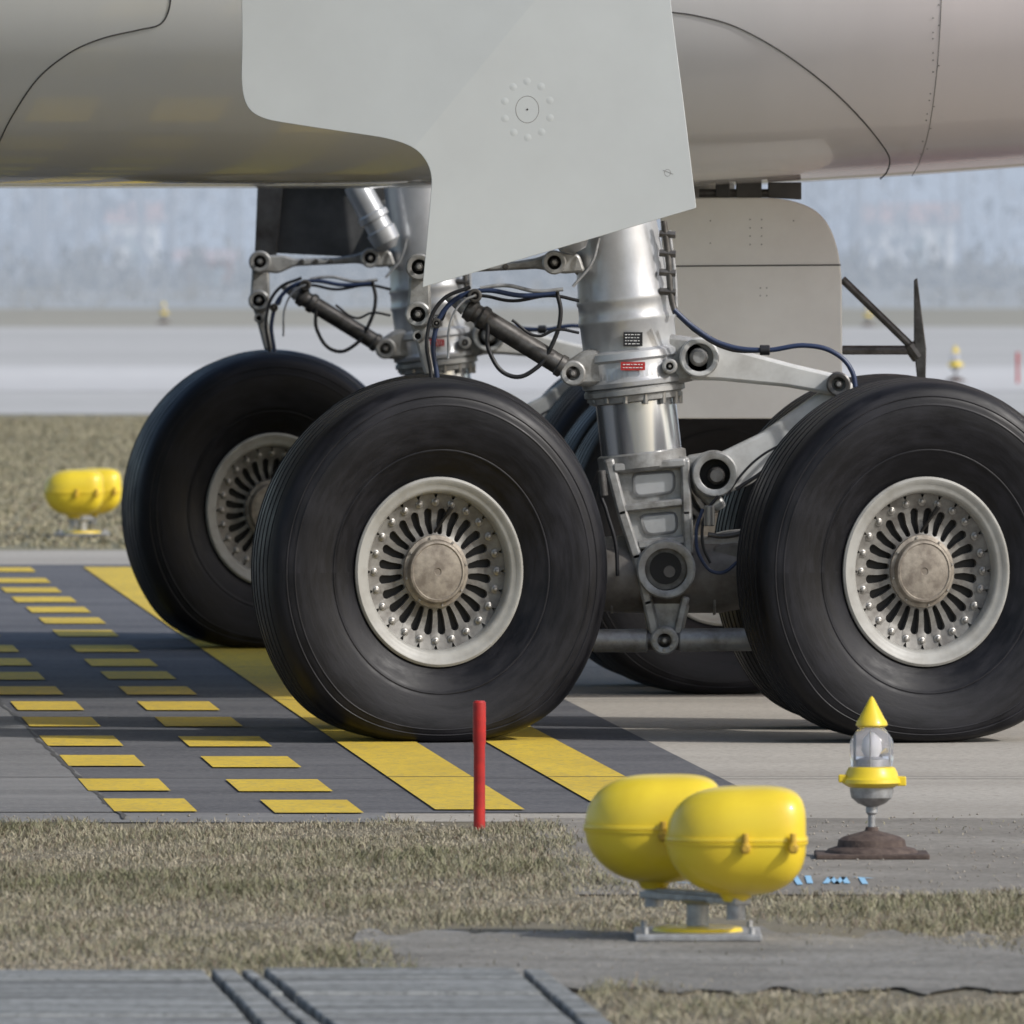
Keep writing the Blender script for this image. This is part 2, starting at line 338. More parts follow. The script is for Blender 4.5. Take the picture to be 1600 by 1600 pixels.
def rib(name,pts,w,Y,th,m=None):
    for i in range(len(pts)-1):
        a=Vector(pts[i]);b=Vector(pts[i+1]); d=(b-a).normalized(); nrm=Vector((-d.y,d.x))*w/2; e=d*w*0.35
        P=[tuple(a-e+nrm),tuple(b+e+nrm),tuple(b+e-nrm),tuple(a-e-nrm)]
        plate(name,P,Y-0.001*i,th-0.002*i,m or M['cast'],g,bevel=0.010,rad=w*0.3,seg=3)
rib('fork_rib',[(952,722),(972,800),(994,868),(1012,940),(1022,985)],17,YS,0.30)
rib('fork_rib',[(1070,722),(1072,800),(1075,860)],15,YS,0.305)
rib('fork_rib',[(1070,935),(1058,985)],13,YS,0.30)
rib('fork_crossrib',[(962,730),(1066,722)],14,YS,0.31)
rib('fork_crossrib',[(978,793),(1068,783)],12,YS,0.297)
rib('fork_crossrib',[(1000,850),(1070,842)],14,YS,0.295)
plate('fork_pocket_pad',[(985,738),(1055,733),(1055,770),(990,778)],YS,0.225,M['silver'],g,bevel=0.012,rad=14)
plate('fork_pocket_pad',[(996,803),(1058,797),(1060,832),(1008,838)],YS,0.225,M['silver'],g,bevel=0.012,rad=14)
lug('bogie_pivot',1040,888,YS-0.02,46,33,0.36,M['cast'],g,bolt=False)
lathe('bogie_pivot_sleeve',W(1040,888,YS-0.16),W(1040,888,YS-0.08),[(0,r(33)),(0.02,r(26)),(1,r(24))],M['dsteel'],g,32)
lathe('bogie_pivot_hole',W(1040,888,YS-0.165),W(1040,888,YS-0.155),[(0,r(25)),(1,r(25))],M['hole'],g,28)
lathe('bogie_pivot_core',W(1046,893,YS-0.17),W(1046,893,YS-0.13),[(0,r(9)),(1,r(12))],M['tan'],g,24)
lathe('bogie_beam',Vector((-0.30,YS,ZC-0.03)),Vector((1.53,YS,ZC-0.03)),[(0,0.09),(0.05,0.12),(0.30,0.125),(0.33,0.14),(0.4,0.15),(0.6,0.15),(0.68,0.125),(0.95,0.12),(1,0.09)],M['tan'],g,36)
for x in (-0.33,1.50):
    rod('axle',(x,0.02,ZC),(x,1.38,ZC),0.075,M['tan'],g)
    lathe('brake_pack',(x,0.08,ZC),(x,0.34,ZC),[(0,0.20),(0.5,0.21),(1,0.19)],M['dsteel'],g,32)
rod('beam_band',W(1112,905,YS),W(1120,905,YS),r(56),M['cast'],g,32)
rod('beam_band',W(952,905,YS),W(960,905,YS),r(53),M['cast'],g,32)
rod('brake_rod',W(700,1001,YS-0.12),W(1440,999,YS-0.12),r(16),M['dsteel'],g,20)
rod('brake_rod_sleeve',W(925,1001,YS-0.12),W(1012,1001,YS-0.12),r(18),M['cast'],g,20)
rod('brake_rod_sleeve',W(1060,1000,YS-0.12),W(1192,999,YS-0.12),r(18),M['cast'],g,20)
lug('brake_rod_joint',1038,1000,YS-0.12,22,11,0.13,M['cast'],g)
for k in range(8):
    q=k*math.pi/4; rod('joint_bolt',W(1038+15*math.cos(q),1000+15*math.sin(q),YS-0.20),W(1038+15*math.cos(q),1000+15*math.sin(q),YS-0.17),0.007,M['bolt'],g,6)
plate('beam_bracket',[(1092,842),(1130,830),(1172,826),(1176,900),(1150,932),(1104,935),(1086,905)],YS+0.02,0.22,M['cast'],g,bevel=0.02,rad=12)
plate('beam_bracket_pocket',[(1112,852),(1158,846),(1158,892),(1118,908)],YS-0.05,0.14,M['tan'],g,bevel=0.01,rad=12)
plate('upper_torque_link',[(1066,532),(1100,528),(1135,541),(1240,569),(1305,584),(1328,596),(1326,614),(1300,617),(1225,604),(1120,594),(1072,594)],YS,0.19,M['link'],g,bevel=0.014,rad=10)
lug('upper_torque_pin',1092,558,YS-0.02,31,22,0.30,M['link'],g,bolt=False)
lathe('upper_torque_pin_core',W(1092,558,YS-0.19),W(1092,558,YS-0.10),[(0,r(9)),(0.2,r(14)),(1,r(15))],M['cast'],g,24)
plate('lower_torque_link',[(1292,604),(1318,590),(1334,600),(1330,618),(1250,690),(1172,757),(1136,770),(1090,762),(1086,722),(1128,706),(1190,676)],YS+0.03,0.17,M['link'],g,bevel=0.014,rad=10)
lug('lower_torque_pin',1116,740,YS-0.02,36,24,0.29,M['cast'],g,bolt=False)
lathe('lower_torque_pin_core',W(1120,743,YS-0.17),W(1120,743,YS-0.08),[(0,r(10)),(0.3,r(14)),(1,r(15))],M['dsteel'],g,24)
lug('torque_apex',1309,600,YS-0.02,19,11,0.27,M['dsteel'],g)
plate('fork_ear',[(1072,712),(1120,704),(1138,740),(1122,768),(1136,790),(1118,800),(1082,770)],YS,0.15,M['cast'],g,bevel=0.012,rad=8)
plate('cylinder_lug_right',[(1035,520),(1085,527),(1115,545),(1110,585),(1075,597),(1035,602)],YS-0.01,0.17,M['cast'],g,bevel=0.02,rad=12)
lug('collar_boss',1046,572,YS-0.10,12,6,0.16,M['cast'],g)
plate('cylinder_lug_left',[(960,545),(915,545),(878,570),(880,597),(905,604),(960,602)],YS-0.04,0.20,M['cast'],g,bevel=0.02,rad=14)
lug('actuator_lower_pin',895,583,YS-0.10,20,11,0.18,M['cast'],g)
lathe('cylinder_collar',onax(545),onax(604),[(0,r(74)),(0.08,r(80)),(0.25,r(81)),(0.32,r(77)),(0.75,r(77)),(0.85,r(81)),(0.96,r(80)),(1,r(74))],M['silver'],g,56)
def placard(px,py,w,h,m,Yf,rows):
    plate('placard',[(px-w,py-h),(px+w,py-h),(px+w,py+h),(px-w,py+h)],Yf,0.006,m,g,bevel=0)
    for i in range(rows):
        y=py-h+ (i+0.8)*(2*h)/(rows+0.6); x=px-w*0.82
        while x<px+w*0.7:
            l=random.uniform(2,6); l=min(l,px+w*0.85-x)
            plate('placard_print',[(x,y-0.6),(x+l,y-0.6),(x+l,y+0.6),(x,y+0.6)],Yf-0.0045,0.002,M['white'],g,bevel=0); x+=l+1.6
placard(989,530,15,11,M['black'],YS-0.193,4)
placard(989,572,19,6.5,M['red'],YS-0.204,2)
Ya=YS-0.15
P1=W(728,480,Ya); P2=W(895,583,Ya)
lathe('actuator',P1,P2,[(0,r(10)),(0.01,r(17)),(0.07,r(19)),(0.09,r(15)),(0.12,r(15)),(0.14,r(19)),(0.18,r(19)),(0.2,r(16)),(0.86,r(16)),(0.87,r(18)),(0.91,r(18)),(0.93,r(12)),(1,r(10))],M['dsteel'],g,28)
lathe('actuator_end',W(700,462,Ya),P1,[(0,r(8)),(0.4,r(10)),(1,r(14))],M['cast'],g,20)
plate('lock_link_arm',[(655,405),(700,404),(720,411),(800,409),(838,403),(866,392),(905,396),(915,425),(880,428),(840,420),(720,426),(690,440),(655,436)],YS-0.1,0.09,M['cast'],g,bevel=0.01,rad=8)
lug('lock_link_pin',866,410,YS-0.13,19,11,0.16,M['cast'],g)
lug('lock_link_pin',655,417,YS-0.13,21,12,0.16,M['cast'],g)
for q in (735,762,790): lug('arm_hole',q,417,YS-0.13,5,3,0.05,M['dsteel'],g,bolt=False)
plate('drop_link',[(640,425),(672,425),(674,480),(668,520),(682,584),(664,588),(646,520),(636,490)],YS-0.1,0.08,M['cast'],g,bevel=0.01,rad=8)
lug('drop_link_pin',653,491,YS-0.13,20,12,0.15,M['cast'],g)
lug('drop_link_pin_small',653,525,YS-0.13,9,5,0.12,M['cast'],g,bolt=False)
lathe('downlock_cylinder',W(838,268,YS-.2),W(905,392,YS-.2),[(0,r(24)),(0.1,r(26)),(0.45,r(26)),(0.47,r(30)),(0.55,r(30)),(0.57,r(25)),(0.7,r(25)),(0.72,r(29)),(0.9,r(27)),(1,r(12))],M['silver'],g,28)
rod('upper_side_stay',W(985,330,YS+0.15),W(700,300,YS+0.9),0.06,M['cast'],g)
plate('strut_web',[(880,395),(935,372),(945,440),(900,430)],YS,0.08,M['cast'],g,bevel=0.01,rad=5)
H=lambda L,Y:[W(x,y,Y) for x,y in L]
hose('hose',H([(683,590),(678,530),(700,478),(745,455),(820,462),(868,458)],YS-0.2),0.010,M['hose'],g)
hose('hose',H([(674,590),(668,520),(690,470),(735,448)],YS-0.24),0.008,M['black'],g)
hose('hose',H([(690,500),(706,470),(748,462),(800,470),(862,462),(905,470)],YS-0.1),0.007,M['black'],g)
hose('hose',H([(762,505),(765,550),(800,588),(838,575),(862,540),(876,490),(870,455)],YS-0.18),0.009,M['black'],g)
hose('hose',H([(750,450),(790,446),(838,455),(880,452)],YS-0.2),0.008,M['galv'],g)
hose('hose',H([(936,372),(925,410),(895,448)],YS-0.2),0.006,M['galv'],g)
hose('hose',H([(700,560),(705,500),(725,470),(742,462)],YS-0.26),0.005,M['galv'],g)
hose('hose',H([(800,500),(840,525),(870,515),(905,520)],YS-0.24),0.006,M['black'],g)
hose('hose',H([(1053,484),(1085,512),(1130,538),(1195,547),(1262,540),(1305,552),(1330,578),(1338,616)],YS-0.22),0.010,M['hose'],g)
hose('hose',H([(1058,492),(1090,520),(1140,546),(1195,549)],YS-0.19),0.007,M['black'],g)
hose('hose',H([(1330,612),(1290,640),(1235,690),(1200,730),(1150,765)],YS-0.14),0.008,M['black'],g)
hose('conduit',H([(1037,345),(1044,400),(1050,470),(1056,490)],YS-0.12),0.013,M['dsteel'],g)
hose('conduit',H([(1045,360),(1054,430),(1056,480)],YS-0.06),0.009,M['galv'],g)
for y in (365,395,425,455): rod('conduit_clip',W(1030,y,YS-0.12),W(1056,y+2,YS-0.12),0.014,M['dsteel'],g,8)
rod('hose_clip',W(1187,547,YS-0.22),W(1203,547,YS-0.22),0.020,M['black'],g,12)
hose('hose',H([(1098,795),(1088,830),(1095,872),(1120,895),(1150,880),(1168,850)],YS-0.22),0.007,M['hose'],g)
hose('hose',H([(1122,775),(1104,800),(1098,850),(1110,880)],YS-0.2),0.006,M['black'],g)
hose('hose',H([(948,740),(938,760),(948,800),(962,850),(965,900)],YS-0.18),0.008,M['black'],g)
hose('hose',H([(1106,835),(1130,838),(1172,830)],YS-0.15),0.010,M['dsteel'],g)
hose('hose',H([(1135,775),(1160,740),(1190,712),(1230,690)],YS-0.16),0.005,M['black'],g)
rod('valve',W(1108,790,YS-0.2),W(1108,822,YS-0.2),0.022,M['bolt'],g,12)
rod('valve',W(940,735,YS-0.18),W(944,775,YS-0.18),0.016,M['dsteel'],g,12)
lug('clamp',742,462,YS-0.2,11,6,0.05,M['dsteel'],g)
lug('clamp',682,505,YS-0.2,8,4,0.05,M['dsteel'],g)
new=[o for o in bpy.data.objects if o not in before]
for o in new:
    c=o.copy(); c.name='far_'+o.name; scene.collection.objects.link(c); c.parent=plane
    c.location=o.location+Vector((-0.83,11.3,0))
# ---------------------------------------------------------------- doors
YD=-0.35
door=[(372,-260),(378,60,30),(376,150,60),(398,184,40),(470,196,60),(640,221,60),(676,262,50),(672,320,60),(660,449,2),(860,392,200),(1088,325,3),(1068,160,60),(1047,0,60),(1020,-260)]
plate('gear_door',[(p if len(p)>2 else (*p,0)) for p in door],YD,0.035,M['door'],plane,bevel=0.006,seg=10,shade_crease=((836,0),(646,232),6.0),smooth=False)  # diagonal bend added to the door to imitate a shadow edge
def ringline(px,py,rx,Y,rr,m,nm,seg=40):
    pts=[W(px+rx*0.95*math.cos(2*math.pi*i/seg),py+rx*1.1*math.sin(2*math.pi*i/seg),Y) for i in range(seg+1)]
    pline(nm,pts,rr,m,plane)
ringline(824,171,19,YD-0.0172,0.0012,M['rivet'],'door_access_ring')
lathe('door_access_screw',W(824,171,YD-0.017),W(824,171,YD-0.0195),[(0,0.004),(1,0.003)],M['seam'],plane,12)
for k in range(10):
    q=2*math.pi*k/10+0.3; c=W(824+37*math.cos(q),171+44*math.sin(q),YD-0.0168)
    lathe('door_fastener',c,c+Vector((0,-0.0019,0)),[(0,0.020),(0.5,0.013),(1,0.003)],M['door'],plane,18)
ringline(1043,270,5,YD-0.0175,0.0008,M['rivet'],'door_mark',16)
pline('door_mark',[W(1036,266,YD-0.018),W(1052,272,YD-0.018)],0.0008,M['rivet'],plane)
rod('door_bracket',W(930,330,YD+0.02),W(960,330,YS-0.1),0.04,M['cast'],plane)
YF=12.35
plate('far_gear_door',[(404,250),(660,250),(660,396),(560,402),(400,394)],YF,0.04,M['inner'],plane,bevel=0.005)
plate('far_gear_door_flange',[(404,250),(446,250),(432,400),(398,400)],YF-0.06,0.05,M['tan'],plane,bevel=0.005)
plate('far_gear_door_web',[(446,262),(600,262),(600,276),(446,276)],YF-0.06,0.05,M['tan'],plane,bevel=0.005)
YC=4.4
plate('centre_gear_door',[(1030,309),(1232,309,40),(1290,335,60),(1315,405,50),(1316,654,4),(1050,654,4)],YC,0.04,M['cdoor'],plane,bevel=0.006,seg=8)
pline('centre_door_seam',[W(1040,416,YC-0.021),W(1314,414,YC-0.021)],0.0032,M['seam'],plane)
for (x0,y0) in ((1172,343),(1190,343),(1172,356),(1190,356),(1172,369),(1190,369),(1172,382),(1190,382),(1188,450),(1198,450),(1188,462),(1198,462),(1110,345),(1240,345),(1110,380)):
    c=W(x0,y0,YC-0.019); lathe('door_rivet',c,c+Vector((0,-0.003,0)),[(0,0.0035),(1,0.002)],M['rivet'],plane,8,smooth=False)
for x0,x1 in ((1118,1140),(1150,1190),(1200,1252)):
    plate('centre_door_hinge',[(x0,285),(x1,285),(x1,312),(x0,309)],YC+0.05,0.06,M['inner'],plane,bevel=0.004)
rod('centre_door_hinge_rod',W(1092,302,YC+0.05),W(1250,302,YC+0.05),0.018,M['dsteel'],plane)
rod('frame_brace',W(1316,436,YC+0.1),W(1424,541,YC+0.1),0.017,M['dsteel'],plane,10)
rod('frame_bar',W(1316,547,YC+0.1),W(1440,547,YC+0.1),0.020,M['dsteel'],plane,10)
plate('frame_post',[(1428,438),(1433,434),(1447,545),(1446,600),(1434,600),(1428,545)],YC+0.1,0.05,M['dsteel'],plane,bevel=0.004)
rod('frame_stub',W(1420,538,YC+0.1),W(1436,560,YC+0.1),0.03,M['dsteel'],plane,10)
# ---------------------------------------------------------------- fuselage
FY=5.5;FA=3.0;FZ=4.95;FN=5.0
def zb(x): 
    t=max(0,x-0.75); return 2.135+0.045*t+0.012*t*t
def fa(x): return FA-0.02*max(0,x-1)**1.3
def fpt(x,q):
    c=math.cos(q);s_=math.sin(q); b=FZ-zb(x)
    k=(abs(c/fa(x))**FN+abs(s_/b)**FN)**(-1/FN)
    return Vector((x,FY+k*c,FZ+k*s_))
xs=[-15,-14.5,-13]+[-12+i*0.5 for i in range(20)]+[-2+i*0.25 for i in range(29)]+[5.5+i*0.5 for i in range(18)]
nq=360;v=[];f=[]
for x in xs:
    for i in range(nq): v.append(fpt(x,2*math.pi*i/nq))
for j in range(len(xs)-1):
    for i in range(nq): f.append((j*nq+i,j*nq+(i+1)%nq,(j+1)*nq+(i+1)%nq,(j+1)*nq+i))
f.append(tuple(range(nq)));f.append(tuple((len(xs)-1)*nq+nq-1-i for i in range(nq)))
m,nt,b=new_mat('fuselage_paint'); N=nt.nodes;L=nt.links
tc=N.new('ShaderNodeTexCoord'); sep=N.new('ShaderNodeSeparateXYZ'); L.new(tc.outputs['Object'],sep.inputs[0])
mr=N.new('ShaderNodeMapRange'); mr.inputs[1].default_value=0.2; mr.inputs[2].default_value=1.8; L.new(sep.outputs['X'],mr.inputs[0])
cr=N.new('ShaderNodeValToRGB'); cr.color_ramp.elements[0].color=(0.76,0.78,0.775,1); cr.color_ramp.elements[1].color=(0.86,0.80,0.80,1); L.new(mr.outputs[0],cr.inputs[0])  # pinkish reflections on the right side put into the base colour
nz=N.new('ShaderNodeTexNoise'); nz.inputs['Scale'].default_value=1.2; nz.inputs['Detail'].default_value=5
mp=N.new('ShaderNodeMapping'); mp.inputs['Scale'].default_value=(2.5,0.6,0.5); L.new(tc.outputs['Object'],mp.inputs[0]); L.new(mp.outputs[0],nz.inputs['Vector'])
mx=N.new('ShaderNodeMix'); mx.data_type='RGBA'; mx.blend_type='MULTIPLY'; mx.inputs['Factor'].default_value=0.15
L.new(cr.outputs[0],mx.inputs['A']); L.new(nz.outputs['Fac'],mx.inputs['B'])
rz=N.new('ShaderNodeMath'); rz.operation='MULTIPLY_ADD'; rz.inputs[1].default_value=-0.055; L.new(sep.outputs['X'],rz.inputs[0]); L.new(sep.outputs['Z'],rz.inputs[2])
rr=N.new('ShaderNodeMapRange'); rr.inputs[1].default_value=2.20; rr.inputs[2].default_value=2.08; L.new(rz.outputs[0],rr.inputs[0])
gx=N.new('ShaderNodeMapRange'); gx.inputs[1].default_value=1.0; gx.inputs[2].default_value=1.6; L.new(sep.outputs['X'],gx.inputs[0])
mm=N.new('ShaderNodeMath'); mm.operation='MULTIPLY'; L.new(rr.outputs[0],mm.inputs[0]); L.new(gx.outputs[0],mm.inputs[1])
mx2=N.new('ShaderNodeMix'); mx2.data_type='RGBA'; L.new(mm.outputs[0],mx2.inputs['Factor']); L.new(mx.outputs['Result'],mx2.inputs['A']); mx2.inputs['B'].default_value=(0.70,0.20,0.18,1)  # reddish reflection painted along the lower right edge of the belly
L.new(mx2.outputs['Result'],b.inputs['Base Color'])
b.inputs['Roughness'].default_value=0.25; b.inputs['Coat Weight'].default_value=0.7; b.inputs['Coat Roughness'].default_value=0.04
mesh('fuselage',v,f,m,plane,ang=60)
def surf(px,py):
    d=51.0
    def Fv(d):
        x=(px-800)*d/F; z=HC-(py-HOR)*d/F; return abs((d-D0-FY)/fa(x))**FN+abs((z-FZ)/(FZ-zb(x)))**FN-1
    while d<56 and Fv(d)>0: d+=0.01
    lo,hi=d-0.01,d
    for _ in range(20):
        mid=(lo+hi)/2
        if Fv(mid)>0: lo=mid
        else: hi=mid
    x=(px-800)*hi/F; return Vector((x,hi-D0,HC-(py-HOR)*hi/F))
def catmull(pts,n=12):
    out=[];P=[Vector(p) for p in pts];P=[P[0]*2-P[1]]+P+[P[-1]*2-P[-2]]
    for i in range(1,len(P)-2):
        for k in range(n):
            t=k/n; out.append(0.5*((2*P[i])+(P[i+1]-P[i-1])*t+(2*P[i-1]-5*P[i]+4*P[i+1]-P[i+2])*t*t+(3*P[i]-P[i-1]-3*P[i+1]+P[i+2])*t**3))
    out.append(P[-2]);return out
for L_ in ([(-6,232),(20,180),(60,122),(110,82),(160,60),(215,47),(250,38),(264,15),(268,-20)],
           [(1040,18),(1090,25),(1150,42),(1220,80),(1290,132),(1340,180),(1375,222),(1390,248),(1386,268),(1375,280)],):
    pline('fuselage_seam',[surf(p.x,p.y) for p in catmull(L_)],0.0032,M['seam'],plane)
pline('fuselage_joint',[surf(p.x,p.y) for p in catmull([(1472,-20),(1468,60),(1462,130),(1452,200),(1438,250),(1425,275)])],0.0016,M['rivet'],plane)
for k in range(24):
    y=8+k*10.6+random.uniform(-2,2)
    if random.random()<0.3: continue
    x=1458+ (0 if y<120 else -(y-120)*0.16)
    c=surf(x+ (9 if k%3==0 else 0),y); lathe('fuselage_rivet',c,c+Vector((0,-0.002,-0.001)),[(0,0.0036),(1,0.002)],M['rivet'],plane,8,smooth=False)
wv=[]
for (x,y,zt,zl) in ((-0.6,3.2,4.45,4.1),(-0.9,-4,4.7,4.5),(0.3,-12,5.0,4.9),(-2.5,-12,5.1,4.9),(-5.0,-4,5.1,4.4),(-8.5,3.2,5.2,4.0)):
    wv+= [(x,y,zt),(x,y,zl)]
wf=[(0,2,4,6,8,10),(11,9,7,5,3,1)]+[(2*i,2*i+1,2*((i+1)%6)+1,2*((i+1)%6)) for i in range(6)]
mesh('wing',wv,wf,M['door'],plane,smooth=False)
# ---------------------------------------------------------------- ground sheets
def sheet(name,pts,z,m,px=True,parent=None,jag=0):
    if jag and px:
        out=[]
        for i in range(len(pts)):
            a=Vector(pts[i]);b_=Vector(pts[(i+1)%len(pts)]); n=max(1,int((b_-a).length/12))
            for k in range(n):
                q=a.lerp(b_,k/n); out.append((q.x+jag*2*noise.noise(Vector((q.x*.03,q.y*.1,1))),q.y+jag*1.8*noise.noise(Vector((q.x*.02,q.y*.1,7)))+random.uniform(-jag,jag)*0.3))
        pts=out
    v=[G(x,y,z) for x,y in pts] if px else [Vector((x,y,z)) for x,y in pts]
    ar=sum(v[i].x*v[(i+1)%len(v)].y-v[(i+1)%len(v)].x*v[i].y for i in range(len(v)))
    if ar<0: v=v[::-1]
    return mesh(name,v,[tuple(range(len(v)))],m,parent,smooth=False)
def band(name,py0,py1,z,m,x=400,parent=None):
    y0=G(800,py0).y;y1=G(800,py1).y; return sheet(name,[(-x,y0),(x,y0),(x,y1),(-x,y1)],z,m,False,parent)
sheet('ground',[(-4000,-48),(4000,-48),(4000,6000),(-4000,6000)],0,M['fargrass'],False)
sheet('verge_soil',[(-60,G(0,1284).y),(60,G(0,1284).y),(60,-47.9),(-60,-47.9)],0.003,M['dirt'],False)
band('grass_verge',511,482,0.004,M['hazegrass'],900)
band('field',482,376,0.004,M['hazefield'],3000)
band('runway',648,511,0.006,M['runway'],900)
band('runway_stripe',612,573,0.012,M['runway2'],900)
band('apron',1286,861,0.0045,M['conc'],120)
sl=-0.066
def lineX(x0,y): return x0+sl*(y-(G(0,1200).y))
ya=G(0,1273).y; yb=G(0,884).y
xr=G(1090,1200).x
mk=empty('taxiway')
sheet('asphalt',[(lineX(xr,ya),ya),(lineX(xr,yb),yb),(-60,yb),(-60,ya)],0.007,M['asph'],False,mk)
sheet('asphalt_worn',[(G(188,1273).x,ya),(G(-40,1060).x,G(0,1060).y),(-14,yb),(-60,yb),(-60,ya)],0.0095,M['asph2'],False,mk)
sheet('front_strip',[(-60,G(0,1286).y-0.1),(G(600,1286).x,G(0,1286).y-0.1),(G(600,1286).x,ya),(-60,ya)],0.007,M['asph2'],False,mk)
cv=[];nseg=80
for i in range(nseg):
    t=i/(nseg-1); px=-20+t*215; py=1075+ (1284-1075)*(t**0.92); q=G(px+6*noise.noise(Vector((t*12,0,0)))+random.uniform(-2,2),py,0)
    w_=random.uniform(0.004,0.012); cv+= [(q.x-w_,q.y,0.0108),(q.x+w_,q.y,0.0108)]
cf=[(2*i+1,2*i+3,2*i+2,2*i) for i in range(nseg-1)]
crk=mesh('pavement_crack',cv,cf,M['joint'],mk,smooth=False)
if crk.data.polygons[0].normal.z<0: crk.data.flip_normals()
def stripe(xl,w,y0,y1,k):
    sheet('yellow_line',[(xl,y0),(xl+w,y0),(xl+w+k*(y1-y0),y1),(xl+k*(y1-y0),y1)],0.012,M['ypaint'],False,mk)
yA=G(0,1270).y; yB=G(0,889).y
xa=G(680,1270).x; xb=G(130,889).x; k=(xb-xa)/(yB-yA)
wS=G(820,1270).x-xa
stripe(xa,wS,yA,yB,k)
x2=G(922,1257).x; y2=G(0,1257).y
stripe(x2,wS*0.93,y2,yB,k)
colB=[(418,555,1265),(363,508,1232),(323,460,1195),(287,415,1163),(250,370,1132),(222,335,1107),(192,300,1083),(163,268,1059),(137,240,1039),(115,212,1017),(87,180,993),(65,160,973),(45,137,956),(22,115,940),(5,92,925),(-20,75,910),(-38,52,893)]
colA=[(170,298,1263),(130,257,1231),(100,218,1193),(68,185,1162),(40,150,1132),(22,125,1107),(-14,93,1083),(-38,65,1060),(-60,45,1038),(-72,25,1017),(-98,-4,993),(-118,-22,973),(-136,-42,956)]
for col in (colA,colB):
    for x0,x1,y in col:
        c=G(x0,y); e=G(x1,y); hl=0.50
        sheet('yellow_dash',[(c.x-k*hl*1,c.y-hl),(e.x-k*hl,e.y-hl),(e.x+k*hl,e.y+hl),(c.x+k*hl,c.y+hl)],0.012,M['ypaint'],False,mk)
for py in (1219,1098,1047,975):
    y=G(0,py).y
    sheet('joint',[(-40,y-0.012),(40,y-0.012),(40,y+0.012),(-40,y+0.012)],0.0135,M['joint'],False,mk)
sheet('shoulder',[(820,1282),(2300,1282),(2300,1402),(900,1402)],0.0085,M['asph3'])
sheet('footpath',[(560,1462),(1100,1462),(2300,1478),(2300,1552),(920,1556),(560,1545)],0.012,M['path'],jag=7)
for nm,pts in (('w',[(1240,1372),(1250,1388)]),('i',[(1262,1374),(1266,1386)]),('m1',[(1290,1386),(1298,1376),(1308,1386),(1318,1376),(1324,1386)]),('t',[(1335,1376),(1362,1378)]),('t2',[(1346,1377),(1352,1387)]),('d',[(1050,1384),(1090,1386)])):
    P=[G(a,b_,0.0115) for a,b_ in pts]
    for a,b_ in zip(P[:-1],P[1:]):
        dd=(b_-a); nn=Vector((0.009,0,0)) if abs(dd.y)>abs(dd.x) else Vector((0,0.10,0))
        q=[a-nn,b_-nn,b_+nn,a+nn]
        mesh('paint_mark',q if (q[1]-q[0]).cross(q[2]-q[0]).z>0 else q[::-1],[(0,1,2,3)],M['bluep'],mk,smooth=False)
gv=[];gf=[]
for _ in range(2600):
    px=random.uniform(-100,1700); py=random.choice([random.uniform(1276,1400),random.uniform(1462,1550)]) 
    if py<1400 and px<560 and py>1290: continue
    c=G(px,py,0.010); r0=random.uniform(0.002,0.0065); b0=len(gv)
    for q in ((1,0,0),(-1,0,0),(0,1,0),(0,-1,0),(0,0,0.9),(0,0,-0.4)):
        gv.append(tuple(c+Vector([a*r0*random.uniform(.6,1.3) for a in q])))
    for t in ((0,2,4),(2,1,4),(1,3,4),(3,0,4),(2,0,5),(1,2,5),(3,1,5),(0,3,5)): gf.append(tuple(b0+i for i in t))
mesh('gravel',gv,gf,mat('gravel_stone',(0.16,0.145,0.12),0.9,col2=(0.36,0.33,0.28),nscale=12),None,smooth=False)
dr=empty('drain_channel')
def slab(pts,th=0.035):
    v=[G(x,y,0.004) for x,y in pts]; n=len(v); vv=v+[p+Vector((0,0,th)) for p in v]
    ff=[tuple(range(n-1,-1,-1)),tuple(range(n,2*n))]+[(i,(i+1)%n,n+(i+1)%n,n+i) for i in range(n)]
    o=mesh('concrete_cover',vv,ff,M['slab'],dr,smooth=False,bevel=0.006)
    bm=bmesh.new(); bm.from_mesh(o.data); bmesh.ops.recalc_face_normals(bm,faces=bm.faces); bm.to_mesh(o.data); bm.free()
def slabs(x0,x1,b0,b1):
    E=[1537,1552,1553.5,1576,1578,1610,1612.5,1680]
    for i in range(0,8,2):
        pa,pb=E[i],E[i+1]
        L0=lambda p:x0+(b0-x0)*(p-1537)/143; L1=lambda p:x1+(b1-x1)*(p-1537)/143
        slab([(L0(pa),pa),(L1(pa),pa),(L1(pb),pb),(L0(pb),pb)],0.035+random.uniform(-.003,.003))
slabs(-900,-150,-1100,-170); slabs(-140,318,-155,440); slabs(330,366,462,520); slabs(378,396,535,566); slabs(412,803,590,960); slabs(818,850,975,1030)
sheet('drain_bed',[(-1100,1532),(870,1534),(1060,1690),(-1300,1690)],0.0075,M['hole'],parent=dr)
